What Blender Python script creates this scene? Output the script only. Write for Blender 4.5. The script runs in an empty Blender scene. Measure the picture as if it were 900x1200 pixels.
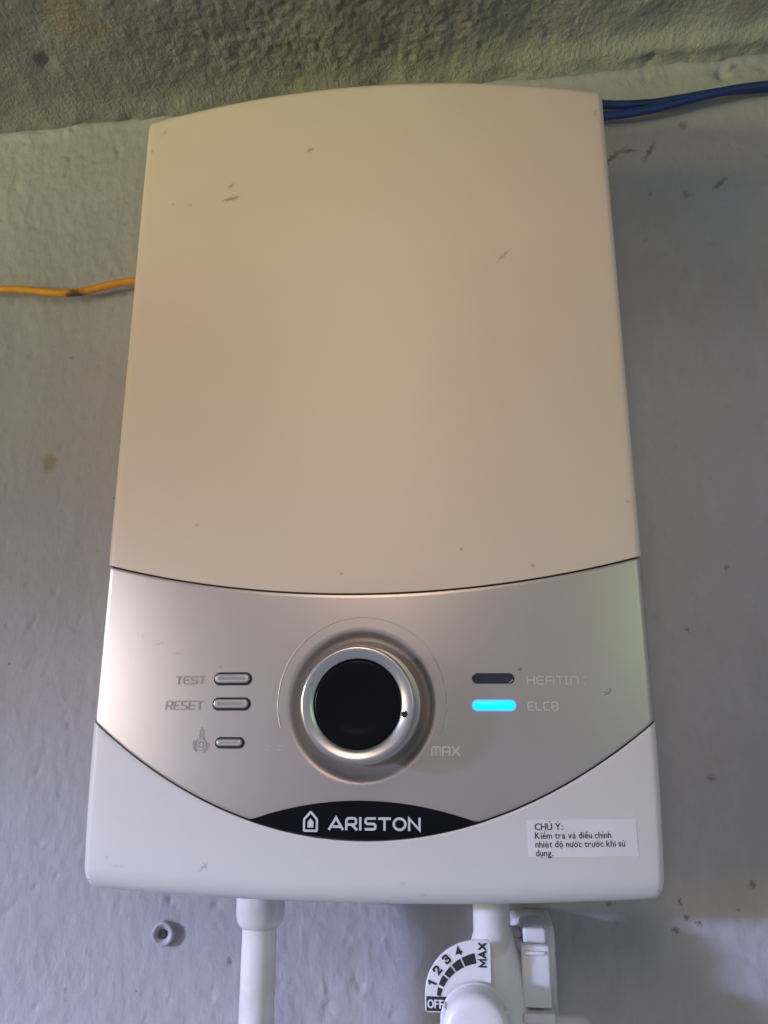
import bpy, math, random
import numpy as np
from mathutils import Matrix, Vector
S = bpy.context.scene
C = S.collection
R = math.radians

# ------------------------------------------------------------------ camera
cam_d = bpy.data.cameras.new("camera")
cam = bpy.data.objects.new("camera", cam_d); C.objects.link(cam)
cam_d.sensor_fit = 'VERTICAL'; cam_d.sensor_height = 36.0; cam_d.lens = 910 / 1200 * 36
cam_d.clip_start = 0.01; cam_d.clip_end = 50
yaw, pitch, roll = -0.0915579, 0.2577085, 0.00065654
cy, sy, cp, sp = math.cos(yaw), math.sin(yaw), math.cos(pitch), math.sin(pitch)
f = Vector((sy*cp, cy*cp, sp)); r0 = Vector((cy, -sy, 0)); u0 = r0.cross(f)
r = math.cos(roll)*r0 + math.sin(roll)*u0; u = -math.sin(roll)*r0 + math.cos(roll)*u0
M = Matrix((( r.x, u.x, -f.x, 0.0356733), (r.y, u.y, -f.y, -0.3875691), (r.z, u.z, -f.z, 0.064284), (0, 0, 0, 1)))
cam.matrix_world = M
S.camera = cam

# ------------------------------------------------------------------ light
w = bpy.data.worlds.new("World"); S.world = w; w.use_nodes = True
bg = w.node_tree.nodes['Background']
bg.inputs[0].default_value = (0.68, 0.75, 0.97, 1); bg.inputs[1].default_value = 0.34

def area(name, loc, target, size, power, color, size_y=None, spread=180):
    l = bpy.data.lights.new(name, 'AREA'); l.size = size
    if size_y: l.shape = 'RECTANGLE'; l.size_y = size_y
    l.energy = power; l.color = color; l.spread = R(spread)
    o = bpy.data.objects.new(name, l); C.objects.link(o)
    o.location = loc
    o.rotation_euler = (Vector(target) - Vector(loc)).to_track_quat('-Z', 'Y').to_euler()
    return o
area("window_light", (-2.5, -1.6, 0.12), (0, 0, 0.12), 1.3, 19.0, (1.0, 0.72, 0.16), 0.3)
area("window_sky_light", (-3.7, -2.31, 0.59), (0.05, 0, -0.20), 1.8, 4.1, (0.48, 0.56, 1.0), 0.16, 9)
area("window_ground_light", (-2.6, -1.62, -0.36), (0.15, 0, 0.60), 1.3, 1.0, (0.95, 0.97, 0.50), 0.12, 12)
area("cover_fill_light", (-0.08, -1.0, 0.56), (0.01, 0, 0.175), 0.28, 0.18, (1.0, 0.71, 0.53), 0.28, 48)  # unseen fill added to brighten the middle of the cover
area("green_fill_light", (0.6, -0.7, 0.25), (0.1, 0, 0.25), 0.3, 0.30, (0.70, 1.0, 0.35), 0.3)  # unseen weak fill added to tint the right side green

S.view_settings.view_transform = 'Standard'; S.view_settings.look = 'None'
S.view_settings.exposure = 0.06; S.view_settings.gamma = 1.0
S.view_settings.use_curve_mapping = False
S.render.engine = 'CYCLES'

# ------------------------------------------------------------------ materials
def mat(name, color, rough=0.5, metal=0.0, coat=0.0, spec=.5, bump=None, vary=None, emit=None, sss=0):
    m = bpy.data.materials.new(name); m.use_nodes = True
    nt = m.node_tree; n = nt.nodes; b = n['Principled BSDF']
    b.inputs['Base Color'].default_value = (*color, 1); b.inputs['Roughness'].default_value = rough
    b.inputs['Metallic'].default_value = metal; b.inputs['Coat Weight'].default_value = coat
    b.inputs['Coat Roughness'].default_value = 0.12; b.inputs['Specular IOR Level'].default_value = spec
    if emit:
        b.inputs['Emission Color'].default_value = (*emit[0], 1); b.inputs['Emission Strength'].default_value = emit[1]
    if bump or vary:
        tc = n.new('ShaderNodeNewGeometry')
    if bump:
        sc, dist = bump
        t = n.new('ShaderNodeTexNoise'); t.inputs['Scale'].default_value = sc; t.inputs['Detail'].default_value = 3
        nt.links.new(tc.outputs['Position'], t.inputs['Vector'])
        bp = n.new('ShaderNodeBump'); bp.inputs['Distance'].default_value = dist; bp.inputs['Strength'].default_value = 1
        nt.links.new(t.outputs[0], bp.inputs['Height']); nt.links.new(bp.outputs[0], b.inputs['Normal'])
    if vary:
        sc, c2, amt = vary
        t = n.new('ShaderNodeTexNoise'); t.inputs['Scale'].default_value = sc; t.inputs['Detail'].default_value = 4
        nt.links.new(tc.outputs['Position'], t.inputs['Vector'])
        mr = n.new('ShaderNodeMapRange'); mr.inputs[1].default_value = 0.38; mr.inputs[2].default_value = 0.66
        mr.inputs[3].default_value = 0; mr.inputs[4].default_value = amt
        nt.links.new(t.outputs[0], mr.inputs[0])
        mx = n.new('ShaderNodeMix'); mx.data_type = 'RGBA'
        mx.inputs['A'].default_value = (*color, 1); mx.inputs['B'].default_value = (*c2, 1)
        nt.links.new(mr.outputs[0], mx.inputs['Factor']); nt.links.new(mx.outputs['Result'], b.inputs['Base Color'])
    return m

def color_src(m):
    b = m.node_tree.nodes['Principled BSDF'].inputs['Base Color']
    return b.links[0].from_socket if b.is_linked else None

def add_spots(m, spots, color, noise=900, wob=0.0006, soft=0.35, flat=False, gain=1.0):
    """marks with a shape of their own: (x, z, half length, half width, angle in degrees, strength)"""
    nt = m.node_tree; n = nt.nodes; L = nt.links
    b = n['Principled BSDF']
    g = n.new('ShaderNodeNewGeometry')
    t = n.new('ShaderNodeTexNoise'); t.inputs['Scale'].default_value = noise; t.inputs['Detail'].default_value = 2
    L.new(g.outputs['Position'], t.inputs['Vector'])
    sub = n.new('ShaderNodeVectorMath'); sub.operation = 'SUBTRACT'; sub.inputs[1].default_value = (.5, .5, .5)
    L.new(t.outputs['Color'], sub.inputs[0])
    scl = n.new('ShaderNodeVectorMath'); scl.operation = 'SCALE'; scl.inputs['Scale'].default_value = wob * 2
    L.new(sub.outputs[0], scl.inputs[0])
    pos = n.new('ShaderNodeVectorMath'); pos.operation = 'ADD'
    L.new(g.outputs['Position'], pos.inputs[0]); L.new(scl.outputs[0], pos.inputs[1])
    acc = None
    for (x, z, a, c, ang, st) in spots:
        mp = n.new('ShaderNodeMapping'); mp.vector_type = 'TEXTURE'
        mp.inputs['Location'].default_value = (x, 0, z); mp.inputs['Rotation'].default_value = (0, -R(ang), 0)
        mp.inputs['Scale'].default_value = (a, 1e3, c)
        if flat: mp.inputs['Location'].default_value = (x, z, 0); mp.inputs['Scale'].default_value = (a, c, 1e3)
        L.new(pos.outputs[0], mp.inputs['Vector'])
        ln = n.new('ShaderNodeVectorMath'); ln.operation = 'LENGTH'; L.new(mp.outputs[0], ln.inputs[0])
        mr = n.new('ShaderNodeMapRange'); mr.inputs[1].default_value = 1 + soft; mr.inputs[2].default_value = 1 - soft
        mr.inputs[3].default_value = 0; mr.inputs[4].default_value = st*gain
        L.new(ln.outputs['Value'], mr.inputs[0])
        if acc is None: acc = mr.outputs[0]
        else:
            mx = n.new('ShaderNodeMath'); mx.operation = 'MAXIMUM'
            L.new(acc, mx.inputs[0]); L.new(mr.outputs[0], mx.inputs[1]); acc = mx.outputs[0]
    mx = n.new('ShaderNodeMix'); mx.data_type = 'RGBA'; mx.inputs['B'].default_value = (*color, 1)
    src = color_src(m)
    if src: L.new(src, mx.inputs['A'])
    else: mx.inputs['A'].default_value = b.inputs['Base Color'].default_value
    L.new(acc, mx.inputs['Factor']); L.new(mx.outputs['Result'], b.inputs['Base Color'])

# plaster
def plaster(name, base, dark, light, grain, f1=380, f2=130, warp=.8, k2=2.2):
    m = bpy.data.materials.new(name); m.use_nodes = True
    nt = m.node_tree; n = nt.nodes; L = nt.links; b = n['Principled BSDF']
    b.inputs['Roughness'].default_value = 0.72; b.inputs['Specular IOR Level'].default_value = 0.35
    g = n.new('ShaderNodeNewGeometry')
    def noise(sc, det, stretch=(1, 1, 1), rough=.55, dist=0.0):
        mp = n.new('ShaderNodeMapping'); mp.inputs['Scale'].default_value = stretch
        L.new(g.outputs['Position'], mp.inputs['Vector'])
        t = n.new('ShaderNodeTexNoise'); t.inputs['Scale'].default_value = sc; t.inputs['Detail'].default_value = det
        t.inputs['Roughness'].default_value = rough; t.inputs['Distortion'].default_value = dist
        L.new(mp.outputs[0], t.inputs['Vector']); return t.outputs[0]
    def ramp(src, lo, hi, o0=0.0, o1=1.0):
        mr = n.new('ShaderNodeMapRange'); mr.inputs[1].default_value = lo; mr.inputs[2].default_value = hi
        mr.inputs[3].default_value = o0; mr.inputs[4].default_value = o1; L.new(src, mr.inputs[0]); return mr.outputs[0]
    def mix(fac, a, c):
        mx = n.new('ShaderNodeMix'); mx.data_type = 'RGBA'
        if isinstance(fac, float): mx.inputs['Factor'].default_value = fac
        else: L.new(fac, mx.inputs['Factor'])
        for k, v in (('A', a), ('B', c)):
            if isinstance(v, tuple): mx.inputs[k].default_value = (*v, 1)
            else: L.new(v, mx.inputs[k])
        return mx.outputs['Result']
    c = mix(ramp(noise(9, 5), .38, .66, 0, .8), base, dark)
    c = mix(ramp(noise(60, 4, (1.4, 1, .5), dist=.6), .5, .72, 0, .35), c, light)
    c = mix(ramp(noise(240, 3), .56, .74, 0, .38), c, dark)
    # fine specks of dirt
    v = n.new('ShaderNodeTexVoronoi'); v.inputs['Scale'].default_value = 62; v.inputs['Randomness'].default_value = 1
    L.new(g.outputs['Position'], v.inputs['Vector'])
    rn = n.new('ShaderNodeSeparateColor'); L.new(v.outputs['Color'], rn.inputs[0])
    rad = ramp(rn.outputs[0], .72, 1.0, 0.0, .06)
    lt = n.new('ShaderNodeMath'); lt.operation = 'SUBTRACT'; L.new(rad, lt.inputs[0]); L.new(v.outputs['Distance'], lt.inputs[1])
    c = mix(ramp(lt.outputs[0], 0, .02, 0, .6), c, (.10, .085, .07))
    L.new(c, b.inputs['Base Color'])
    h1 = noise(f1, 4, (1, 1, .7)); h2 = noise(f2, 4, (1.3, 1, .6), dist=warp)
    ad = n.new('ShaderNodeMath'); ad.operation = 'MULTIPLY_ADD'; ad.inputs[1].default_value = k2
    L.new(h2, ad.inputs[0]); L.new(h1, ad.inputs[2])
    bp = n.new('ShaderNodeBump'); bp.inputs['Distance'].default_value = grain; bp.inputs['Strength'].default_value = 1
    L.new(ad.outputs[0], bp.inputs['Height']); L.new(bp.outputs[0], b.inputs['Normal'])
    return m

m_wall = plaster('painted_plaster', (.38, .378, .392), (.325, .317, .315), (.425, .423, .445), .00028, 520, 150, .2, 1.8)
add_spots(m_wall, [(-.185, .199, .0042, .0048, 20, .75), (-.183, .2005, .002, .0018, 0, .9)], (.27, .22, .15), noise=300, wob=.0012)
add_spots(m_wall, [(-.2215, .2285, .0016, .0013, 0, .95), (-.2235, .2195, .0008, .0018, 20, .8), (-.179, .262, .001, .001, 0, .7),
    (.1300, .372, .0095, .0010, 42, .95), (.1405, .3765, .0040, .0011, 5, .9), (.1520, .376, .0055, .0011, 60, .9),
    (.1880, .352, .0045, .0012, 40, .8), (.1690, .346, .0012, .0022, 0, .6), (.150, .348, .0008, .0016, 0, .5),
    (.1895, .4125, .0032, .0012, 10, .8), (.1720, .3915, .0022, .0022, 0, .7), (.2030, .429, .003, .0012, 30, .7),
    (.1320, -.0150, .0011, .0011, 0, .95), (.1345, -.0215, .0011, .0010, 0, .95), (.1395, -.0235, .0011, .0012, 0, .95),
    (.1290, -.0265, .0013, .0013, 0, .95), (.1640, -.0075, .0012, .0012, 0, .9), (.1570, -.0180, .0007, .0007, 0, .9),
    (.090, -.0135, .001, .0009, 0, .9), (.101, -.0165, .001, .0008, 0, .9), (.121, .0705, .0009, .0012, 0, .8), (.151, .037, .0016, .0014, 0, .7),
    (.147, .105, .001, .001, 0, .8), (.168, .135, .001, .001, 0, .7), (-.148, -.058, .001, .0009, 0, .7), (-.071, -.0440, .001, .0016, 0, .8)],
    (.07, .055, .045), noise=600, wob=.0022, soft=.6, gain=.72)
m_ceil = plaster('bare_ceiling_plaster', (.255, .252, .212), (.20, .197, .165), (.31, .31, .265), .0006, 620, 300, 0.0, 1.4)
add_spots(m_ceil, [(-.163, -.075, .011, .022, 0, .5), (-.150, -.062, .004, .008, 0, .5)], (.30, .22, .13), noise=120, wob=.010, flat=True)

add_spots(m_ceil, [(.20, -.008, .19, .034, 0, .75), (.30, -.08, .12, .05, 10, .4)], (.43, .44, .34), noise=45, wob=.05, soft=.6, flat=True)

m_cover = mat('yellowed_white_plastic', (.70, .61, .475), .40, bump=(2600, .00002), vary=(8, (.69, .56, .475), .8))
add_spots(m_cover, [(-.0638, .3035, .0013, .0009, 30, .9), (-.0634, .2975, .0012, .0006, 0, .4), (-.0635, .2965, .0034, .0008, 8, .95),
    (-.0265, .3185, .0015, .0009, 20, .85), (-.100, .3395, .0025, .0006, 65, .35), (-.0925, .298, .0008, .0006, 0, .4), (-.084, .2965, .0012, .0005, 0, .3),
    (.0605, .2595, .0038, .0003, 45, .75), (.0585, .2580, .0018, .0003, 70, .6), (.0385, .1285, .0007, .0006, 0, .7), (.0665, .1215, .0008, .0006, 0, .7),
    (-.009, .119, .0006, .0005, 0, .5), (.1055, .335, .0006, .0014, 0, .5), (-.106, .33, .0006, .0009, 0, .6), (.106, .148, .0009, .0006, -30, .6),
    (-.070, .141, .0007, .0005, 0, .4)], (.20, .13, .075), noise=1300, wob=.0013, soft=.6, gain=.75)
m_lower = mat('white_plastic', (.63, .62, .595), .38, bump=(2600, .000015), vary=(12, (.63, .61, .60), .7))
add_spots(m_lower, [(-.0590, .0105, .0022, .0003, 45, .7), (-.0585, .0110, .0014, .0003, -40, .6), (-.0935, .0098, .0022, .0005, 0, .35), (.0150, .0068, .0008, .0006, 0, .3),
    (-.098, .0125, .0006, .0006, 0, .3), (.022, .003, .001, .0004, 0, .4)], (.16, .12, .10), noise=1300, wob=.0011, soft=.6, gain=.7)
m_silver = mat('satin_silver_paint', (.51, .462, .425), .37, metal=.80, bump=(1800, .000012), vary=(16, (.57, .53, .49), .6))
add_spots(m_silver, [(.0593, .0817, .0010, .0004, 0, .9), (-.0835, .0925, .0020, .0003, 8, .5), (-.0745, .0885, .0020, .0003, 0, .35),
    (-.0905, .0955, .0004, .0014, 0, .35), (-.0565, .0830, .0006, .0004, 0, .6), (.0135, .110, .0005, .0004, 0, .4)], (.16, .12, .10), noise=1300, wob=.0011, soft=.6, gain=.7)
m_glint = mat('painted_glint', (.62, .60, .58), .3, metal=.5)  # pale tone for the highlight modelled on the dark indicator
m_seam = mat('dark_inner_housing', (.03, .026, .024), .7, bump=(500, .0001))
m_black = mat('gloss_black_plastic', (.007, .007, .010), .22, spec=.07, bump=(900, .000004))
m_blackm = mat('satin_black_plastic', (.016, .014, .016), .4, bump=(900, .00002))
m_chrome = mat('satin_chrome', (.62, .60, .58), .29, metal=1.0, bump=(1500, .00001))
m_btn = mat('silver_button', (.62, .59, .58), .32, metal=.7, bump=(1500, .00001))
m_letter = mat('grey_print', (.33, .305, .29), .5, metal=.3, bump=(900, .00001))
m_letter_light = mat('worn_light_print', (.80, .77, .73), .45, metal=.2, bump=(900, .00001))
m_letter_faint = mat('nearly_worn_off_print', (.66, .62, .58), .42, metal=.5, bump=(900, .00001))
m_logo = mat('silver_print', (.60, .60, .64), .4, bump=(900, .00001))
m_off = mat('unlit_indicator', (.028, .028, .042), .2, coat=.3, bump=(900, .00001))
m_on = mat('lit_cyan_indicator', (.0, .3, .4), .3, emit=((.0, .74, .88), 1.15), bump=(900, .00001))
m_halo_rim = mat('blue_halo_rim', (.05, .25, .6), .3, emit=((.10, .34, 1.0), 1.3), bump=(900, .00001))  # rim emits to stand in for the blue halo around the lens
m_paper = mat('paper_sticker', (.74, .72, .73), .5, bump=(1200, .00002), vary=(70, (.69, .67, .67), .8))
m_ink = mat('black_ink', (.02, .02, .022), .5, bump=(900, .00001))
m_pipe = mat('white_pvc', (.69, .69, .68), .33, bump=(400, .00012), vary=(70, (.58, .555, .51), .8))
m_valve = mat('white_valve_plastic', (.70, .71, .73), .3, bump=(900, .00002), vary=(60, (.65, .65, .66), .6))
m_ywire = mat('orange_yellow_insulation', (.72, .31, .018), .38, bump=(500, .0001), vary=(90, (.60, .24, .02), .8))
add_spots(m_ywire, [(-.1760, .2964, .0058, .003, 0, .95), (-.181, .2964, .003, .0008, 10, .9)], (.09, .03, .012), noise=500, wob=.0016)
m_bwire = mat('blue_insulation', (.007, .032, .17), .42, bump=(500, .0001), vary=(90, (.008, .020, .09), .8))
m_plug = mat('grey_plug_plastic', (.42, .41, .44), .5, bump=(700, .0001), vary=(200, (.34, .32, .34), .8))
m_clamp = mat('white_clip_plastic', (.66, .67, .70), .38, bump=(700, .00003), vary=(90, (.60, .60, .62), .8))

# ------------------------------------------------------------------ helpers
def mesh_obj(name, verts, faces, material, parent=None, smooth=True, sharp=None):
    me = bpy.data.meshes.new(name)
    me.from_pydata([tuple(map(float, v)) for v in verts], [], [tuple(map(int, q)) for q in faces]); me.materials.append(material)
    me.polygons.foreach_set('use_smooth', [smooth]*len(me.polygons))
    if smooth and sharp: me.set_sharp_from_angle(angle=R(sharp))
    me.update()
    o = bpy.data.objects.new(name, me); C.objects.link(o)
    if parent: o.parent = parent
    return o
def grid_obj(name, P, material, parent=None, flip=False):
    nx, ny = P.shape[:2]
    idx = np.arange(nx*ny).reshape(nx, ny)
    q = np.stack([idx[:-1, :-1], idx[1:, :-1], idx[1:, 1:], idx[:-1, 1:]], -1).reshape(-1, 4)
    if flip: q = q[:, ::-1]
    me = bpy.data.meshes.new(name)
    me.vertices.add(nx*ny); me.vertices.foreach_set('co', P.reshape(-1).astype(np.float32))
    me.loops.add(q.size); me.loops.foreach_set('vertex_index', q.reshape(-1).astype(np.int32))
    me.polygons.add(len(q)); me.polygons.foreach_set('loop_start', np.arange(0, q.size, 4, dtype=np.int32))
    me.polygons.foreach_set('use_smooth', np.ones(len(q), bool))
    me.update(calc_edges=True); me.validate()
    me.materials.append(material)
    o = bpy.data.objects.new(name, me); C.objects.link(o)
    if parent: o.parent = parent
    return o
def tag(o, label, cat, group=None):
    o['label'] = label; o['category'] = cat
    if group: o['group'] = group
def thing(name, loc, label, cat, group=None):
    o = bpy.data.objects.new(name, None); C.objects.link(o); o.location = loc; o.empty_display_size = .02
    tag(o, label, cat, group); return o
def part_of(o, root):   # keep world placement when the root is not at the origin
    o.parent = root; o.matrix_parent_inverse = Matrix.Translation(-root.location); return o

def lathe(name, prof, centre, material, parent=None, seg=96, axis='y', sharp=35):
    """prof: list of (radius, offset towards the camera along -y) ; axis y"""
    V = []; F = []
    for (rr, h) in prof:
        for k in range(seg):
            a = 2*math.pi*k/seg
            if axis == 'y': V.append((centre[0]+rr*math.cos(a), centre[1]-h, centre[2]+rr*math.sin(a)))
            elif axis == 'z': V.append((centre[0]+rr*math.cos(a), centre[1]-rr*math.sin(a), centre[2]+h))
            else: V.append((centre[0]+h, centre[1]-rr*math.cos(a), centre[2]+rr*math.sin(a)))
    for i in range(len(prof)-1):
        for k in range(seg):
            k2 = (k+1) % seg
            F.append((i*seg+k, (i+1)*seg+k, (i+1)*seg+k2, i*seg+k2))
    return mesh_obj(name, V, F, material, parent, True, sharp)

def tube(name, pts, rad, material, parent=None, seg=16, samples=10, closed_caps=True):
    P = [Vector(p) for p in pts]; Q = []
    for i in range(len(P)-1):
        a = P[max(i-1, 0)]; b = P[i]; c = P[i+1]; d = P[min(i+2, len(P)-1)]
        for k in range(samples):
            t = k/samples
            Q.append(.5*((2*b)+(c-a)*t+(2*a-5*b+4*c-d)*t*t+(3*b-a-3*c+d)*t**3))
    Q.append(P[-1]); V = []; F = []
    for i, q in enumerate(Q):
        t = (Q[min(i+1, len(Q)-1)]-Q[max(i-1, 0)]).normalized()
        n1 = t.cross(Vector((0, 0, 1)));
        if n1.length < .1: n1 = t.cross(Vector((0, 1, 0)))
        n1.normalize(); n2 = t.cross(n1)
        for k in range(seg):
            a = 2*math.pi*k/seg; V.append(q+rad*(math.cos(a)*n1+math.sin(a)*n2))
    for i in range(len(Q)-1):
        for k in range(seg):
            k2 = (k+1) % seg; F.append((i*seg+k, i*seg+k2, (i+1)*seg+k2, (i+1)*seg+k))
    F.append(tuple(range(seg-1, -1, -1))); F.append(tuple((len(Q)-1)*seg+k for k in range(seg)))
    return mesh_obj(name, V, F, material, parent, True, 50)

# front surface of the heater
HW = .11
def surf(x): return -(0.078 + 0.009*(1-(x/.11)**2))
def half(z): return HW - .002*np.clip((.065-z)/.065, 0, 1)**2
def topz(x): return .3540 - .0050*(np.abs(x)/.108)**2
def botz(x): return -.0015 + .0020*(np.abs(x)/.108)**2
def seam1(x): return .1108 + .0150*(x/.11)**2
def seam2(x): return .0209 + 3.50*x**2
KC = (0.0, .0688)
def dish(x, z):
    rr = np.hypot(x-KC[0]+.0006, z-KC[1]+.0003)
    t = np.clip((.0288-rr)/.0070, 0, 1); t = t*t*(3-2*t)
    return .0034*t

def edge_samples(lo_round, hi_round, n_mid, a=10):
    """normalised list of (kind, value): distance params"""
    L = []
    if lo_round: L += [('lo', math.sin(math.pi/2*(1-k/a))) for k in range(a)]
    L += [('mid', k/n_mid) for k in range(n_mid+1)]
    if hi_round: L += [('hi', math.sin(math.pi/2*(k+1)/a)) for k in range(a)]
    return L
def panel(name, zlo, zhi, rlo, rhi, material, parent, nx, nz, use_dish=False, rx=.0032, lip=.0004):
    """a shell panel on the bulged front; rlo / rhi: roll-over radius at the bottom / top edge or 0 for a seam"""
    cols = edge_samples(True, True, nx); rows = edge_samples(rlo > 0, rhi > 0, nz)
    P = np.zeros((len(cols)+2, len(rows)+2, 3))
    for i, (ck, cv) in enumerate(cols):
        for j, (rk, rv) in enumerate(rows):
            a = cv if ck != 'mid' else 0.0; b = rv if rk != 'mid' else 0.0
            a2 = a*math.sqrt(1-b*b/2); b2 = b*math.sqrt(1-a*a/2)
            x = 0.0; hz = HW; z = 0.0
            for _ in range(4):
                if ck == 'lo': x = -(hz - rx*(1-a2))
                elif ck == 'hi': x = hz - rx*(1-a2)
                else: x = -(hz-rx) + cv*2*(hz-rx)
                l, h = float(zlo(x)), float(zhi(x))
                if rk == 'lo': z = l + rlo*(1-b2)
                elif rk == 'hi': z = h - rhi*(1-b2)
                else: z = (l+rlo) + rv*((h-rhi)-(l+rlo))
                hz = float(half(z))
            m = min(1.0, math.hypot(a2, b2)); rz = rlo if rk == 'lo' else rhi
            y = surf(x)
            if m > 0:
                D = (a2*a2*rx + b2*b2*rz)/(m*m)
                y += D*(1-math.sqrt(max(0, 1-m*m)))
            if rk == 'mid' and lip:      # tiny softened lip at the seams
                for rr_, dd in ((rlo, z-l), (rhi, h-z)):
                    if rr_ == 0 and dd < lip: y += .5*lip*(1-dd/lip)**2
            P[i+1, j+1] = (x, y, z)
    if use_dish: P[..., 1] += dish(P[..., 0], P[..., 2])
    # skirts back to the wall
    P[0, 1:-1] = P[1, 1:-1]; P[-1, 1:-1] = P[-2, 1:-1]
    P[:, 0] = P[:, 1]; P[:, -1] = P[:, -2]
    P[0, 0] = P[1, 1]; P[-1, 0] = P[-2, 1]; P[0, -1] = P[1, -2]; P[-1, -1] = P[-2, -2]
    P[0, :, 1] = -.002; P[-1, :, 1] = -.002
    P[:, 0, 1] = -.002 if rlo > 0 else P[:, 0, 1] + .003
    P[:, -1, 1] = -.002 if rhi > 0 else P[:, -1, 1] + .003
    P[0, :, 1] = -.002; P[-1, :, 1] = -.002
    o = grid_obj(name, P, material, parent)
    o.data.set_sharp_from_angle(angle=R(55))
    return o

# ------------------------------------------------------------------ plaster wall and ceiling
def vnoise(x, y, sc, seed):
    X = x/sc; Y = y/sc; xi = np.floor(X).astype(np.int64); yi = np.floor(Y).astype(np.int64)
    fx = X-xi; fy = Y-yi; fx = fx*fx*(3-2*fx); fy = fy*fy*(3-2*fy)
    def h(a, b):
        n = (a*374761393 + b*668265263 + seed*974711) & 0x7fffffff
        n = ((n ^ (n >> 13))*1274126177) & 0x7fffffff
        return ((n ^ (n >> 16)) & 0xffff)/65535.0
    return (h(xi, yi)*(1-fx)+h(xi+1, yi)*fx)*(1-fy)+(h(xi, yi+1)*(1-fx)+h(xi+1, yi+1)*fx)*fy
def fbm(x, y, sc, seed, o=4, g=.5):
    s = 0; a = 1; t = 0
    for k in range(o):
        c, d = math.cos(k*1.1+seed), math.sin(k*1.1+seed)
        s = s + a*vnoise(c*x-d*y+k*3.1, d*x+c*y+k*1.7, sc/2**k, seed+k); t += a; a *= g
    return s/t - .5
def junction(x): return .4315 + .0385*x + .0035*fbm(x, x*0, .07, 5, 3)
def spaced(lo, hi, step, outer, ostep):
    return np.concatenate([np.arange(lo-outer, lo, ostep), np.arange(lo, hi, step), np.arange(hi, hi+outer, ostep)])
xs = spaced(-.30, .28, .0011, .5, .006)
zs = np.concatenate([np.arange(-.45, -.10, .006), np.arange(-.10, .452, .0011)])
X, Z = np.meshgrid(xs, zs, indexing='ij')
d = .0030*fbm(X, Z, .16, 1, 3) + .0012*fbm(X+.3*Z, Z*.55, .022, 2, 4, .5)
rd = fbm(X*1.2+.25*Z, Z*.55, .010, 9, 3)
d += .0003*np.clip(1-np.abs(rd)*9, 0, 1)*np.clip(fbm(X, Z, .04, 12, 2)*6, 0, 1) + .00035*(vnoise(X, Z*.8, .0034, 78)-.5)
pits = fbm(X, Z, .0055, 21, 2, .4); d -= .00045*np.clip(pits-.27, 0, 1)/.1
for (px, pz, pr, pd) in [(.197, .4255, .0035, -.003), (-.187, .199, .006, -.0006), (-.2215, .2285, .0018, -.0012), (.112, .055, .004, -.0007)]:
    d += pd*np.exp(-((X-px)**2+(Z-pz)**2)/pr**2)
# plaster squeezed out just below the corner
jl = junction(X); d += .0022*np.exp(-((Z-(jl-.006+.004*fbm(X, Z, .03, 31, 2)))/.0035)**2)*(.5+fbm(X, Z, .02, 33, 3))
P = np.stack([X, -d, Z], -1)
wall = grid_obj('wall', P, m_wall); wall['kind'] = 'structure'
ys = np.concatenate([np.arange(-.004, .155, .0011), np.arange(.155, .42, .008)])
X, Y = np.meshgrid(xs, ys, indexing='ij')
rough = .35 + .65*np.clip((X+.17)/.09, 0, 1)*np.clip((.16-X)/.12, 0.25, 1)
cr = fbm(X, Y, .0060, 41, 2, .7)
h = .0055*fbm(X, Y, .10, 43, 3) + rough*(.0012*cr + .0010*(vnoise(X, Y, .0026, 77)-.5) + .0006*np.clip(fbm(X, Y, .004, 47, 2)-.12, 0, 1)/.2)
ramp_ = np.clip(Y/.03, 0, 1)
Zc = junction(X) + .0035*fbm(X, Y, .035, 49, 3) + h*ramp_ - .0065*np.exp(-(Y/.013)**2)*(.7+fbm(X, Y, .018, 51, 3))
Zc += -.0025*np.clip((X-.05)/.1, 0, 1)*np.exp(-((Y-.012)/.006)**2)
for (px, py, pr, pd) in [(-.190, .045, .004, .003), (.155, .006, .0028, .004)]:
    Zc += pd*np.exp(-((X-px)**2+(Y-py)**2)/pr**2)
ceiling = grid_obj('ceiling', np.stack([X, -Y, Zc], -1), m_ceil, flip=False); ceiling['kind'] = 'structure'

# ------------------------------------------------------------------ the water heater
G = .0004
heater = thing('water_heater', (0, 0, 0), 'wall-mounted white electric water heater with a yellowed cover, silver control panel and round black knob', 'water heater')
panel('upper_cover', lambda x: seam1(x)+G, topz, 0, .0042, m_cover, heater, 60, 60)
ctrl = panel('control_panel', lambda x: seam2(x)+G, lambda x: seam1(x)-G, 0, 0, m_silver, heater, 260, 130, use_dish=True)
panel('lower_cover', botz, lambda x: seam2(x)-G, .0085, 0, m_lower, heater, 90, 40, rx=.0032)
# inner housing seen in the seams
V = []; F = []
ux = np.linspace(-1, 1, 41); uz = np.linspace(0, 1, 60)
Pb = np.zeros((43, 62, 3))
for i, a in enumerate(ux):
    for j, t in enumerate(uz):
        z = .004 + t*(.345-.004)
        x = a*(float(half(z))-.0022)
        Pb[i+1, j+1] = (x, surf(x)+.0016+.0045*max(0, min(1, (.036-math.hypot(x, z-KC[1]))/.004)), z)
Pb[0] = Pb[1]; Pb[-1] = Pb[-2]; Pb[:, 0] = Pb[:, 1]; Pb[:, -1] = Pb[:, -2]
Pb[0, :, 1] = Pb[-1, :, 1] = -.001; Pb[:, 0, 1] = Pb[:, -1, 1] = -.001
grid_obj('inner_housing', Pb, m_seam, heater)
# base tray: closes the underside
V = [(-.1055, -.002, .003), (.1055, -.002, .003), (.1055, -.072, .003), (-.1055, -.072, .003)]
mesh_obj('base_plate', V, [(0, 1, 2, 3)], m_lower, heater, False)

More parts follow.
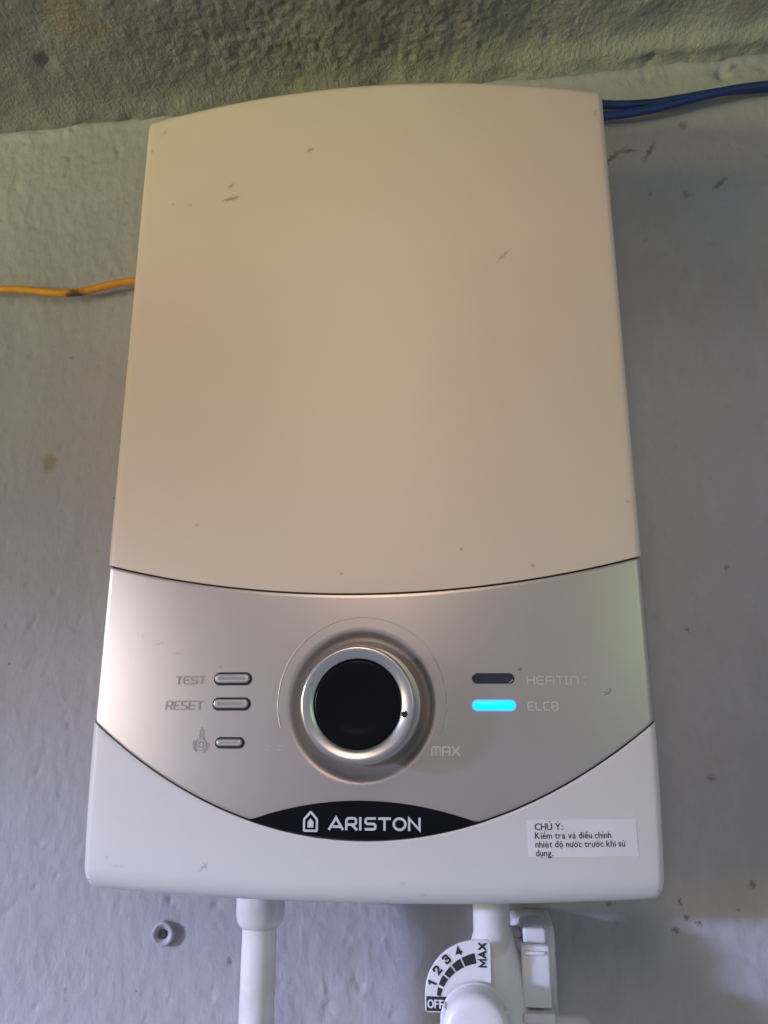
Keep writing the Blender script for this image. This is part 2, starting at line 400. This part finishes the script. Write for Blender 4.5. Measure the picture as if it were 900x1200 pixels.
# raised fine arc round the knob recess
pts = []
for k in range(49):
    a = R(-22 + k*(219/48)); x = KC[0]-.0004+.0323*math.cos(a); z = KC[1]+.0006+.0323*math.sin(a)
    pts.append((x, surf(x)+.00012, z))
tube('dial_arc', pts, .00034, m_letter_faint, heater, seg=8, samples=2)

# knob
KY = surf(0) + .0034
kn = bpy.data.objects.new('knob', None); C.objects.link(kn); kn.parent = heater
ckx = KC[0]
def loc(c, y): return (c, y, KC[1])
lathe('collar', [(.0196, 0.0), (.0216, .0006), (.0222, .0018), (.0217, .0032), (.0206, .0036), (.0190, .0034)], loc(ckx, KY), m_silver, kn, 128)
lathe('knob_body', [(.0195, .001), (.0195, .0155), (.0199, .0165), (.0190, .0172)], loc(ckx, KY), m_blackm, kn, 128)
lathe('ring', [(.0196, .0158), (.0203, .0163), (.0206, .0172), (.0206, .0196), (.0204, .0202), (.0200, .0206), (.0195, .0207), (.0185, .0205), (.0172, .0201), (.0161, .0196), (.0158, .0192), (.0157, .0180)], loc(ckx, KY), m_chrome, kn, 128, sharp=60)
prof = [(.0159, .0180), (.0157, .0190), (.0153, .0194), (.0146, .0195), (.0101, .01945), (.0098, .01935), (.0050, .0193), (.00001, .0193)]
lathe('knob_face', prof, loc(ckx, KY), m_black, kn, 128, sharp=60)
a = R(-12); lathe('marker_dot', [(.00001, .0006), (.0009, .0006), (.00115, .0002), (.00115, -.001)], (ckx+.01765*math.cos(a)-.0003, KY-.0202, KC[1]+.01765*math.sin(a)), m_blackm, kn, 24)

# pills (buttons and indicators)
def pill_outline(cx, cz, wd, ht, n=12):
    rr = ht/2; L = []
    for s, a0 in ((1, -90), (-1, 90)):
        for k in range(n+1):
            a = R(a0 + 180*k/n); L.append((cx + s*(wd/2-rr) + rr*math.cos(a), cz + rr*math.sin(a)))
    return L
def pill(name, cx, cz, wd, ht, levels, material, parent):
    """levels: (inset, proud) rings from outside to inside"""
    V = []; F = []; N = 0
    for (ins, pr) in levels:
        o = pill_outline(cx, cz, wd-2*ins, ht-2*ins); N = len(o)
        V += [(x, surf(x)-pr, z) for x, z in o]
    for i in range(len(levels)-1):
        for k in range(N):
            k2 = (k+1) % N; F.append((i*N+k, i*N+k2, (i+1)*N+k2, (i+1)*N+k))
    F.append(tuple((len(levels)-1)*N+k for k in range(N)))
    return mesh_obj(name, V, F, material, parent, True, 40)
def button(cx, cz, wd, ht, label):
    b = pill('button', cx, cz, wd, ht, [(-.00025, -.0002), (-.0002, .00010), (.0001, .00018), (.0007, .0001)], m_blackm, heater)
    b['label'] = label
    i = .00062
    pill('button_cap', cx-.0001, cz+.0001, wd-2*i, ht-2*i, [(0, -.0003), (0, .0007), (.0002, .0010), (.0005, .0012), (.0007, .0012)], m_btn, b)
    i = .00165
    pill('cap_groove', cx-.0001, cz+.0001, wd-2*i-.001, ht-2*i, [(-.0001, .00115), (.0, .00125), (.0002, .00122)], m_letter, b)
    return b
button(-.0512, .0785, .0152, .0046, 'upper long silver push button beside the word TEST')
button(-.0513, .0690, .0152, .0046, 'lower long silver push button beside the word RESET')
button(-.0512, .0546, .0115, .0038, 'short silver push button beside the shower symbol')
l0 = pill('indicator_light', .0494, .0783, .0158, .0037, [(-.0002, -.0002), (-.0001, .0002), (.0002, .0003), (.0006, .0002)], m_off, heater)
l0['label'] = 'dark unlit indicator window beside the word HEATING'
tube('glint_sliver', [(.0553, surf(.0553)-.0003, .0769), (.0561, surf(.0561)-.0003, .0772), (.0566, surf(.0566)-.0003, .0778)], .00016, m_glint, l0, 6, 3)  # pale sliver modelled in as a highlight on the indicator window
l1 = pill('indicator_light', .0494, .0684, .0164, .0040, [(-.0001, -.0002), (-.0001, .0003), (.0002, .0005)], m_halo_rim, heater)
l1['label'] = 'lit cyan indicator light beside the letters ELCB'
pill('glowing_lens', .0494, .0684, .0157, .0033, [(0, .0002), (.0001, .0007), (.0004, .0009)], m_on, l1)

# dent low on the right of the silver panel
V = []; F = []
for i, (s, h_) in enumerate([(1, -.0001), (.8, .0004), (.5, .0006), (.2, .0003)]):
    for k in range(16):
        a = 2*math.pi*k/16; x = .0920+.0019*s*math.cos(a)+.0004*math.sin(a); z = .0735+.0011*s*math.sin(a)+.0006*math.cos(a)*s
        V.append((x, surf(x)-h_*(1.4 if math.sin(a) < 0 else .7), z))
for i in range(3):
    for k in range(16):
        k2 = (k+1) % 16; F.append((i*16+k, i*16+k2, (i+1)*16+k2, (i+1)*16+k))
F.append(tuple(48+k for k in range(16)))
mesh_obj('paint_blister', V, F, m_silver, heater, True)

# ------------------------------------------------------------------ lettering: strokes
def rnd(P, rr=.14, n=4, closed=False):
    out = []; N = len(P)
    for i, p in enumerate(P):
        if not closed and i in (0, N-1): out.append(p); continue
        a = P[(i-1) % N]; b = P[(i+1) % N]
        la = math.dist(a, p); lb = math.dist(b, p); q = min(rr, la*.49, lb*.49)
        s = (p[0]+(a[0]-p[0])/la*q, p[1]+(a[1]-p[1])/la*q); e = (p[0]+(b[0]-p[0])/lb*q, p[1]+(b[1]-p[1])/lb*q)
        for k in range(n+1):
            t = k/n; out.append(((1-t)**2*s[0]+2*t*(1-t)*p[0]+t*t*e[0], (1-t)**2*s[1]+2*t*(1-t)*p[1]+t*t*e[1]))
    return out
TECH = {  # width, strokes
 'T': (.95, [[(0, 1), (.95, 1)], [(.475, 1), (.475, 0)]]),
 'E': (.9, [rnd([(.9, 1), (0, 1), (0, 0), (.9, 0)], .3), [(0, .5), (.8, .5)]]),
 'S': (.9, [rnd([(.9, 1), (0, 1), (0, .5), (.9, .5), (.9, 0), (0, 0)], .22)]),
 'R': (.95, [rnd([(0, 0), (0, 1), (.9, 1), (.9, .42), (.2, .42)], .25), [(.55, .42), (.95, 0)]]),
 'H': (.95, [[(0, 0), (0, 1)], [(.95, 0), (.95, 1)], [(0, .5), (.95, .5)]]),
 'A': (.95, [rnd([(0, 0), (0, 1), (.95, 1), (.95, 0)], .3), [(0, .42), (.95, .42)]]),
 'I': (.5, [[(.25, 0), (.25, 1)], [(0, 1), (.5, 1)], [(0, 0), (.5, 0)]]),
 'N': (.95, [rnd([(0, 0), (0, 1), (.95, 1), (.95, 0)], .3)]),
 'G': (.95, [rnd([(.95, 1), (0, 1), (0, 0), (.95, 0), (.95, .5), (.5, .5)], .25)]),
 'L': (.85, [rnd([(0, 1), (0, 0), (.85, 0)], .3)]),
 'C': (.9, [rnd([(.9, 1), (0, 1), (0, 0), (.9, 0)], .3)]),
 'B': (.92, [rnd([(.1, 1), (.85, 1), (.85, .5), (.92, .5), (.92, 0), (0, 0), (0, .5)], .22), [(0, .5), (.85, .5)], [(0, .5), (0, 1), (.12, 1)]]),
 'M': (1.15, [rnd([(0, 0), (0, 1), (1.15, 1), (1.15, 0)], .3), [(.575, 1), (.575, 0)]]),
 'X': (1.0, [[(0, 0), (1, 1)], [(0, 1), (1, 0)]]),
 '.': (.45, []), ' ': (.6, []),
 't': (.5, [[(0, 1), (.4, 1)]]), 'g': (.6, [[(.2, 1), (.6, .95)], [(.2, .05), (.5, 0)]]),
}
ci = [(.5+.52*math.cos(t*2*math.pi/28), .5+.5*math.sin(t*2*math.pi/28)) for t in range(29)]
BOLD = {
 'A': (1.3, [[(0, 0), (.65, 1), (1.3, 0)], [(.42, .22), (.98, .22)]]),
 'R': (1.0, [rnd([(0, 0), (0, .97), (.95, .97), (.95, .42), (.0, .42)], .3), [(.5, .42), (1.0, 0)]]),
 'I': (.0, [[(0, 0), (0, 1)]]),
 'S': (.95, [rnd([(.92, .97), (0, .97), (0, .5), (.95, .5), (.95, .03), (.0, .03)], .26)]),
 'T': (1.05, [[(0, .97), (1.05, .97)], [(.525, .97), (.525, 0)]]),
 'O': (1.12, [[(.56+.56*math.cos(t*2*math.pi/28), .5+.49*math.sin(t*2*math.pi/28)) for t in range(29)]]),
 'N': (1.0, [[(0, 0), (0, 1), (1, 0), (1, 1)]]),
}
def ribbon(L, wd, closed=False):
    """offset a polyline to a strip of quads"""
    L = [Vector((p[0], p[1])) for p in L]
    if closed: L = L[:-1] if (L[0]-L[-1]).length < 1e-9 else L
    N = len(L); V = []; F = []
    for i, p in enumerate(L):
        a = L[(i-1) % N] if (closed or i > 0) else None; b = L[(i+1) % N] if (closed or i < N-1) else None
        d1 = (p-a).normalized() if a is not None else None; d2 = (b-p).normalized() if b is not None else None
        if d1 is None: t = d2; k = 1; p = p - d2*wd*.35
        elif d2 is None: t = d1; k = 1; p = p + d1*wd*.35
        else:
            t = (d1+d2); t = t.normalized() if t.length > 1e-6 else d1; k = 1/max(.45, t.dot(d1))
        nrm = Vector((-t.y, t.x)); V += [p+nrm*wd/2*k, p-nrm*wd/2*k]
    for i in range(N if closed else N-1):
        j = (i+1) % N; F.append((2*i, 2*i+1, 2*j+1, 2*j))
    return V, F
def word(name, text, font, x0, zc, width, height, stroke, material, parent, lift=.0002, gap=.35, slant=0.0, rotz=0.0):
    adv = 0; items = []
    for ch in text:
        wd, st = font[ch]; items.append((adv, st)); adv += wd+gap+ (.15 if wd == 0 else 0)
        
    tot = adv-gap; sx = width/tot; V = []; F = []; n = 0
    for adv_, st in items:
        for q, s in enumerate(st):
            pts = [((adv_+p[0])*sx + slant*p[1]*height, (p[1]-.5)*height) for p in s]
            cl = len(s) > 20 and math.dist(s[0], s[-1]) < 1e-6
            v, fc = ribbon(pts, stroke, cl); b = len(V)
            eps = q*.000012   # strokes that cross never share a plane
            V += [(x0+p.x*math.cos(rotz)-p.y*math.sin(rotz), eps, zc+p.y*math.cos(rotz)+p.x*math.sin(rotz)) for p in v]
            F += [tuple(b+i for i in t) for t in fc]
    V = [(x, surf(x)-lift-e, z) for x, e, z in V]
    return mesh_obj(name, V, F, material, parent, False)
word('lettering', 'TEST', TECH, -.0748, .0781, .0122,   .0027, .00056, m_letter, ctrl, slant=.08)
word('lettering', 'RESET', TECH, -.0782, .0685, .0150, .0030, .00060, m_letter, ctrl, slant=.08)
word('lettering', 'HEA', TECH, .0622, .0776, .0098, .0027, .00056, m_letter_faint, ctrl)
word('lettering', 'T', TECH, .0732, .0776, .0024, .0027, .00050, m_letter_faint, ctrl)
word('lettering', 'IN', TECH, .0762, .0776, .0050, .0027, .00052, m_letter_faint, ctrl)
word('lettering', 'g', TECH, .0826, .0776, .0020, .0027, .00028, m_letter_faint, ctrl)
word('lettering', 'ELCB', TECH, .0620, .0681, .0112, .0028, .00058, m_letter_faint, ctrl)
word('lettering', 'MAX', TECH, .0259, .0520, .0102, .0030, .00068, m_letter_light, ctrl)
word('lettering', 'g', TECH, -.0385, .0528, .0035, .0014, .00022, m_letter_faint, ctrl)
word('lettering', 'g', TECH, -.0335, .0530, .0035, .0014, .00022, m_letter_faint, ctrl)
# shower / temperature symbol, partly worn
V = []; F = []
def addr(L, wd, cl=False):
    v, fc = ribbon(L, wd, cl); b = len(V); e = .000012*(b % 97)/10
    V.extend([(p.x, surf(p.x)-.0002-e, p.y) for p in v]); F.extend([tuple(b+i for i in t) for t in fc])
cx, cz = -.0628, .0539
def circ(rr, a0=0, a1=360, n=24): return [(cx+rr*math.cos(R(a0+(a1-a0)*k/n)), cz+rr*math.sin(R(a0+(a1-a0)*k/n))) for k in range(n+1)]
addr(circ(.0022), .00030, True); addr(circ(.0011), .00030, True); addr(circ(.0031, 150, 235, 12), .00028); addr(circ(.0031, -70, 10, 12), .00026)
addr([(cx-.0006, cz+.0020), (cx-.0005, cz+.0052)], .0003); addr([(cx+.0009, cz+.0020), (cx+.0007, cz+.0052)], .0003)
for q in (.0030, .0038, .0046, .0052): addr([(cx-.0005, cz+q), (cx+.0007, cz+q)], .00022)
addr([(cx-.0011, cz+.0052), (cx+.0014, cz+.0052)], .00028); addr([(cx, cz+.0056), (cx+.0001, cz+.0063)], .0004)
mesh_obj('shower_symbol', V, F, m_letter, ctrl, False)

# ------------------------------------------------------------------ badge
def btop(x): return .0345 - 4.10*x*x
V = []; F = []; n = 48; xb = .0424
for side in range(2):
    for k in range(n+1):
        x = -xb + 2*xb*k/n; lo = float(seam2(x)) + .0003; hi = max(btop(x), lo+.00002)
        for t in range(7):
            z = lo+(hi-lo)*t/6; pr = .0007 if side == 0 and t not in (0, 6) else (.0004 if side == 0 else -.0004)
            V.append((x, surf(x)-pr, z))
m1 = (n+1)*7
for k in range(n):
    for t in range(6): F.append((k*7+t, (k+1)*7+t, (k+1)*7+t+1, k*7+t+1))
    for t in (0, 6): F.append((k*7+t, (k+1)*7+t, m1+(k+1)*7+t, m1+k*7+t))
badge = mesh_obj('brand_badge', V, F, m_black, heater, True, 40)
word('lettering', 'ARISTON', BOLD, -.0118, .02665, .0329, .0039, .00088, m_logo, badge, lift=.0009, gap=.36)
V = []; F = []
def addb(L, wd, cl): 
    v, fc = ribbon(L, wd, cl); b = len(V); V.extend([(p.x, surf(p.x)-.0009, p.y) for p in v]); F.extend([tuple(b+i for i in t) for t in fc])
lx, lz = -.0188, .0269
addb(rnd([(lx-.0024, lz-.0029), (lx+.0024, lz-.0029), (lx+.0024, lz+.0010), (lx, lz+.0036), (lx-.0024, lz+.0010)], .0003, 3, True), .0008, True)
b = len(V); hs = [(lx-.0011, lz-.0018), (lx+.0011, lz-.0018), (lx+.0011, lz+.0002), (lx, lz+.0014), (lx-.0011, lz+.0002)]
V += [(x, surf(x)-.0009, z) for x, z in hs]; F.append(tuple(range(b, b+5)))
mesh_obj('house_logo', V, F, m_logo, badge, False)

# ------------------------------------------------------------------ sticker with Vietnamese notice
def sticker_xy(u_, v_):   # slight tilt
    return (.0598+u_*.0396+v_*-.0004, .0158+v_*.0124+u_*.0003)
nx_, nz_ = 20, 6; P = np.zeros((nx_+1, nz_+1, 3))
for i in range(nx_+1):
    for j in range(nz_+1):
        x, z = sticker_xy(i/nx_, j/nz_); P[i, j] = (x, surf(x)-.00012, z)
Pq = np.zeros((nx_+3, nz_+3, 3)); Pq[1:-1, 1:-1] = P; Pq[0, 1:-1] = P[0]; Pq[-1, 1:-1] = P[-1]; Pq[:, 0] = Pq[:, 1]; Pq[:, -1] = Pq[:, -2]
for sl in (np.s_[0, :], np.s_[-1, :], np.s_[:, 0], np.s_[:, -1]): Pq[sl][..., 1] += .0003
sticker = grid_obj('notice_sticker', Pq, m_paper, heater); sticker.data.set_sharp_from_angle(angle=R(40))

_glyph = {}
def glyph(ch):
    if ch not in _glyph:
        c = bpy.data.curves.new('g', 'FONT'); c.body = ch; c.resolution_u = 3; c.offset = .012
        o = bpy.data.objects.new('g', c); C.objects.link(o)
        me = bpy.data.meshes.new_from_object(o)
        v = [tuple(q.co)[:2] for q in me.vertices]; fc = [tuple(p.vertices) for p in me.polygons]
        bpy.data.objects.remove(o); bpy.data.curves.remove(c); bpy.data.meshes.remove(me)
        _glyph[ch] = (v, fc, max(p[0] for p in v), min(p[0] for p in v))
    return _glyph[ch]
# base letter + marks drawn as strokes: ^ circumflex, ' acute, ` grave, ? hook, . dot below, + horn, - bar
VN = {'ể': 'e^?', 'à': 'a`', 'đ': 'd-', 'ề': 'e^`', 'ỉ': 'ı?', 'ệ': 'e^.', 'ộ': 'o^.', 'ư': 'u+', 'ớ': "o+'", 'ử': 'u+?', 'ụ': 'u.', 'Ú': "U'", 'Ý': "Y'"}
def vtext(name, lines, x0, z0, size, leading, squeeze, material, parent, lift):
    V = []; F = []
    for li, (txt, sc) in enumerate(lines):
        pen = 0.0; s = size*sc; zz = z0-leading*li
        for ch in txt:
            if ch == ' ': pen += .27; continue
            base, marks = (VN[ch][0], VN[ch][1:]) if ch in VN else (ch, '')
            v, fc, mxx, mnx = glyph(base)
            b = len(V); e = 0
            def put(px, pz, e=0.0): V.append((x0+px*s*squeeze, e, zz+pz*s))
            for p in v: put(pen+p[0]-mnx, p[1])
            F.extend([tuple(b+i for i in t) for t in fc])
            wd = mxx-mnx; cxm = pen+wd/2; top = .50 if base.islower() or base == 'ı' else .72
            if base == 'd': top = .72
            oy = 0
            def mk(L, wv=.055):
                vv, ff = ribbon(L, wv); bb = len(V)
                for p in vv: put(p.x, p.y, .00001)
                F.extend([tuple(bb+i for i in t) for t in ff])
            for m_ in marks:
                if m_ == '^': mk([(cxm-.13, top+.05), (cxm, top+.16), (cxm+.13, top+.05)]); oy = .12
                elif m_ == "'": mk([(cxm-.04+oy*.7, top+.05+oy), (cxm+.07+oy*.7, top+.20+oy)])
                elif m_ == '`': mk([(cxm+.04+oy, top+.05+oy), (cxm-.07+oy, top+.20+oy)])
                elif m_ == '?': mk([(cxm-.06+oy*.7, top+.16+oy), (cxm+.0+oy*.7, top+.21+oy), (cxm+.06+oy*.7, top+.15+oy), (cxm+.01+oy*.7, top+.09+oy), (cxm+.01+oy*.7, top+.05+oy)], .045)
                elif m_ == '.': mk([(cxm-.02, -.13), (cxm+.04, -.13)], .08)
                elif m_ == '+': mk([(pen+wd-.06, top-.05), (pen+wd+.05, top), (pen+wd+.09, top+.09)])
                elif m_ == '-': mk([(pen+wd-.24, .60), (pen+wd+.07, .60)], .05)
            pen += wd+.095
    V = [(x, surf(x)-lift-e, z+(x-x0)*.008) for x, e, z in V]
    return mesh_obj(name, V, F, material, parent, False)
vtext('lettering', [('CHÚ Ý:', 1.08), ('Kiểm tra và điều chỉnh', 1.0), ('nhiệt độ nước trước khi sử', 1.0), ('dụng.', 1.0)], .0624, .0248, .00305, .0029, .93, m_ink, sticker, .00022)

# ------------------------------------------------------------------ pipes under the heater
p1 = thing('water_pipe', (-.0465, -.045, -.3), 'white plastic water pipe with a thicker coupling, left of the valve under the heater', 'pipe')
c1 = (-.0464, -.045)
part_of(lathe('coupling', [(.0094, .006), (.0098, .004), (.0098, -.0135), (.0093, -.0160), (.0082, -.0178), (.0073, -.0182)], (*c1, 0), m_pipe, None, 48, 'z'), p1)
part_of(lathe('pipe', [(.0070, .006), (.0070, -.3)], (*c1, 0), m_pipe, None, 48, 'z'), p1)

v0 = thing('water_valve', (.0473, -.045, -.06), 'white flow valve with numbered OFF to MAX dial plate and round cap under heater', 'valve')
c2 = (.0473, -.045)
part_of(lathe('pipe', [(.0073, .006), (.0073, -.050)], (*c2, 0), m_pipe, None, 48, 'z'), v0)
part_of(lathe('valve_neck', [(.0074, -.0165), (.0078, -.0185), (.0088, -.0220), (.0108, -.0270), (.0124, -.0335), (.0132, -.0420), (.0132, -.070)], (c2[0]+.0005, c2[1]+.003, 0), m_valve, None, 48, 'z'), v0)
part_of(lathe('valve_arm', [(.0001, .043), (.0104, .0430), (.0118, .0415), (.0122, .037), (.0124, -.012), (.0110, -.013), (.0001, -.013)], (c2[0]-.006, c2[1]+.004, -.0600), m_valve, None, 48, 'x'), v0)
# dial plate: a quarter disc
DC = (.0432, -.0402); DY = -.0590
k_ = .000325; KX, KZ = .000320, .000291     # plate drawing units in metres
def dplate():
    arc = [(-4+65*math.cos(R(a)), 13+65*math.sin(R(a))) for a in range(92, 178, 4)]
    ol = rnd([(8.5, -6), (8.5, 78.3), (-4, 78.3)], 4, 4)[1:-1] + arc + rnd([(-69, 13), (-69, -6.5), (-50, -6.5)], 4, 4)[1:] + [(8.5, -6.5)]
    return [(x*KX, z*KZ) for x, z in ol]
ol = dplate(); n = len(ol)
V = [(DC[0]+x, DY, DC[1]+z) for x, z in ol] + [(DC[0]+x*1.0, DY-.0010, DC[1]+z) for x, z in ol] + [(DC[0]+x*.985, DY-.0013, DC[1]+z*.985) for x, z in ol]
F = [tuple(range(n-1, -1, -1)), tuple(2*n+i for i in range(n))]
for l_ in (0, n):
    for k in range(n): F.append((l_+k, l_+(k+1) % n, l_+n+(k+1) % n, l_+n+k))
plate = part_of(mesh_obj('dial_plate', V, F, m_valve, None, True, 30), v0)
def on_plate(name, V2, F, material, lift=.0015):
    o = mesh_obj(name, [(DC[0]+x*KX/k_, DY-lift, DC[1]+z*KZ/k_) for x, z in V2], F, material, None, False)
    o.parent = plate; o.matrix_parent_inverse = plate.matrix_world.inverted() if False else Matrix.Translation((0, 0, 0)); o.matrix_parent_inverse = Matrix.Identity(4)
    return o
bars = [(99, 114, 51.5, 64), (116, 127.5, 51.5, 62.5), (129.5, 140.5, 52, 61), (142.5, 154, 52, 60), (157, 166.5, 52, 58)]
for a0, a1, ri, ro in bars:
    V2 = []; nn = 6
    for k in range(nn+1):
        a = R(a0+(a1-a0)*k/nn); ro2 = ro - (1.5*k/nn)
        V2 += [(ri*k_*math.cos(a), ri*k_*math.sin(a)), (ro2*k_*math.cos(a), ro2*k_*math.sin(a))]
    on_plate('scale_bar', V2, [(2*i, 2*i+1, 2*i+3, 2*i+2) for i in range(nn)], m_ink)
V2 = [(-67.3*k_, -5.0*k_), (-36*k_, -5.0*k_), (-36*k_, 11.8*k_), (-67.3*k_, 11.8*k_)]
on_plate('off_field', V2, [(0, 1, 2, 3)], m_ink)
def plate_text(txt, x, z, h, ang, material, lift, sx=1.0, bold=1):
    V2 = []; F2 = []; pen = 0; segs = []
    for ch in txt:
        v, fc, mx_, mn_ = glyph(ch); segs.append((pen-mn_, v, fc)); pen += mx_-mn_+.09
    pen -= .09; s = h/.70
    for off, v, fc in segs:
        b = len(V2)
        for p in v:
            px = (p[0]+off-pen/2)*s*sx; pz = (p[1]-.35)*s
            V2.append((x*k_+px*math.cos(ang)-pz*math.sin(ang), z*k_+px*math.sin(ang)+pz*math.cos(ang)))
        F2 += [tuple(b+i for i in t) for t in fc]
    return on_plate('lettering', V2, F2, material, lift)
BOLD.update({
 'M': (1.05, [[(0, 0), (0, 1), (.525, .25), (1.05, 1), (1.05, 0)]]),
 'X': (.9, [[(0, 0), (.9, 1)], [(0, 1), (.9, 0)]]),
 'F': (.7, [[(.7, .97), (0, .97), (0, 0)], [(0, .5), (.6, .5)]]),
 '1': (.4, [[(0, .75), (.3, 1), (.3, 0)]]),
 '2': (.7, [rnd([(0, .75), (.02, 1), (.68, 1), (.68, .6), (.02, .03)], .3)[:-1] + [(.02, .03), (.72, .03)]]),
 '3': (.7, [rnd([(0, .8), (.05, 1), (.66, 1), (.66, .53), (.25, .53)], .28), rnd([(.25, .53), (.70, .53), (.70, 0), (.02, 0), (0, .22)], .28)]),
 '4': (.75, [[(.55, 0), (.55, 1), (0, .3), (.78, .3)]]),
 'a': (.9, [[(0, 0), (.45, 1), (.9, 0)], [(.2, .3), (.7, .3)]])})
def plate_word(txt, x, z, width, h, stroke, ang, material, lift, gap=.32):
    V2 = []; F2 = []; adv = 0; items = []
    for ch in txt:
        wd, st = BOLD[ch]; items.append((adv, st)); adv += wd+gap
    tot = adv-gap; sx = width/tot; zz = []
    for a_, st in items:
        for q, sk in enumerate(st):
            v, fc = ribbon([((a_+p[0]-tot/2)*sx, (p[1]-.5)*h) for p in sk], stroke, len(sk) > 20 and math.dist(sk[0], sk[-1]) < 1e-6); b = len(V2)
            for p in v:
                V2.append((x*k_+p.x*math.cos(ang)-p.y*math.sin(ang), z*k_+p.x*math.sin(ang)+p.y*math.cos(ang))); zz.append(q)
            F2 += [tuple(b+i for i in t) for t in fc]
    o = on_plate('lettering', V2, F2, material, lift)
    for v, q in zip(o.data.vertices, zz): v.co.y -= q*.00003
    return o
for t, ang, rr in (('4', 114, 71), ('3', 128, 70), ('2', 142, 68.5), ('1', 156, 66)):
    plate_word(t, rr*math.cos(R(ang)), rr*math.sin(R(ang)), (3.5 if t == '1' else 6)*k_, 8.6*k_, 2.3*k_, R(ang-90), m_ink, .00155)
plate_word('MaX', -0.8, 61, 27*k_, 7.6*k_, 2.3*k_, R(90), m_ink, .00155, gap=.35)
plate_word('OFF', -56.6, 3.4, 17.5*k_, 8.6*k_, 1.8*k_, 0, m_valve, .0017, gap=.4)
# cap
CC = (.0398, -.0600, -.0438)
def capz(prof, name, m): return part_of(lathe(name, prof, CC, m, None, 72), v0)
capz([(.0128, .0015), (.0130, .0030), (.0129, .0038), (.0126, .0042), (.0123, .0044)], 'cap_flange', m_valve)
capz([(.0126, .001), (.0124, .0110), (.0121, .0130), (.0114, .0146), (.0100, .0156), (.0080, .0160), (.0040, .0163), (.00001, .0164)], 'cap', m_valve)
for a in (150, 210, 30):
    q = R(a); tube_ = tube('cap_rib', [(CC[0]+.0127*math.cos(q), CC[1]-.005, CC[2]+.0127*math.sin(q)), (CC[0]+.0127*math.cos(q), CC[1]-.012, CC[2]+.0127*math.sin(q))], .0006, m_valve, None, 8, 2); part_of(tube_, v0)

# ------------------------------------------------------------------ clip on the wall beside the valve
import bmesh
def rbox(name, lo, hi, bev, material, root=None, taper=0):
    bm = bmesh.new(); bmesh.ops.create_cube(bm, size=1)
    for v in bm.verts:
        for i in range(3): v.co[i] = lo[i] + (v.co[i]+.5)*(hi[i]-lo[i])
        if taper and v.co[1] < (lo[1]+hi[1])/2: v.co[0] += taper*(1 if v.co[0] < (lo[0]+hi[0])/2 else -1); 
    bmesh.ops.bevel(bm, geom=bm.edges[:], offset=bev, segments=3, affect='EDGES', profile=.5)
    me = bpy.data.meshes.new(name); bm.to_mesh(me); bm.free(); me.materials.append(material)
    me.polygons.foreach_set('use_smooth', [True]*len(me.polygons)); me.set_sharp_from_angle(angle=R(40))
    o = bpy.data.objects.new(name, me); C.objects.link(o)
    if root: part_of(o, root)
    return o
cl = thing('pipe_clip', (.064, 0, -.034), 'white plastic bracket screwed to the wall just right of the valve', 'bracket')
rbox('back_plate', (.0565, -.030, -.058), (.0745, -.0005, -.0185), .003, m_clamp, cl, .001)
rbox('clip_body', (.0582, -.050, -.0430), (.0690, -.028, -.0215), .0008, m_clamp, cl)
rbox('clip_lip', (.0590, -.0475, -.0215), (.0685, -.026, -.0160), .0010, m_clamp, cl, .0003)
rbox('clip_ridge', (.0595, -.0516, -.0245), (.0672, -.049, -.0232), .0005, m_clamp, cl)
rbox('clip_tab', (.0545, -.040, -.0215), (.0592, -.030, -.0190), .0007, m_clamp, cl)
rbox('clip_foot', (.0580, -.0515, -.0480), (.0700, -.028, -.0445), .0008, m_clamp, cl)

# ------------------------------------------------------------------ wall plug
pg = lathe('wall_plug', [(.0054, -.003), (.0053, .0004), (.0049, .0011), (.0042, .0012), (.0029, .0004), (.0025, -.0003), (.0001, -.0008)], (-.1025, -.0010, -.0330), m_plug, None, 40)
lathe('hole_shade', [(.0020, -.0010), (.0021, .0001), (.0017, .0003), (.0007, .0001), (.00001, -.0001)], (-.1028, -.0010, -.0331), m_seam, pg, 20)
tag(pg, 'round grey plastic wall plug with a dark hole, below the heater left corner', 'wall plug')
# the dark disc on the plug stands in for shade inside its hole
# ------------------------------------------------------------------ wires
wy = tube('yellow_wire', [(-0.5237, -0.0075, 0.3136), (-0.3415, -0.0075, 0.3075), (-0.2267, -0.0075, 0.3036), (-0.2072, -0.0075, 0.3022), (-0.1876, -0.0075, 0.2993), (-0.1748, -0.0075, 0.2991), (-0.1629, -0.0075, 0.3014), (-0.1477, -0.0075, 0.3040), (-0.1020, -0.0075, 0.3075)], .0021, m_ywire, None, 16, 12)
tag(wy, 'orange yellow electric wire with a dark burnt spot, left of the heater', 'wire')
b1 = tube('blue_wire', [(0.0909, -0.0065, 0.4043), (0.1197, -0.0065, 0.4044), (0.1352, -0.0065, 0.4029), (0.1529, -0.0065, 0.4024), (0.1683, -0.0065, 0.4040), (0.1935, -0.0065, 0.4071), (0.2181, -0.0065, 0.4074), (0.2633, -0.0065, 0.4080), (0.5043, -0.0065, 0.4102)], .0024, m_bwire, None, 16, 12)
tag(b1, 'upper of the two dark blue wires right of the heater top', 'wire', 'blue wires at the heater')
b2 = tube('blue_wire', [(0.0907, -0.0085, 0.3944), (0.1192, -0.0085, 0.3943), (0.1347, -0.0085, 0.3945), (0.1525, -0.0085, 0.3968), (0.1681, -0.0085, 0.4002), (0.1940, -0.0085, 0.4056), (0.2191, -0.0085, 0.4077), (0.2645, -0.0085, 0.4086), (0.5068, -0.0085, 0.4100)], .0024, m_bwire, None, 16, 12)
tag(b2, 'lower of the two dark blue wires right of the heater top', 'wire', 'blue wires at the heater')
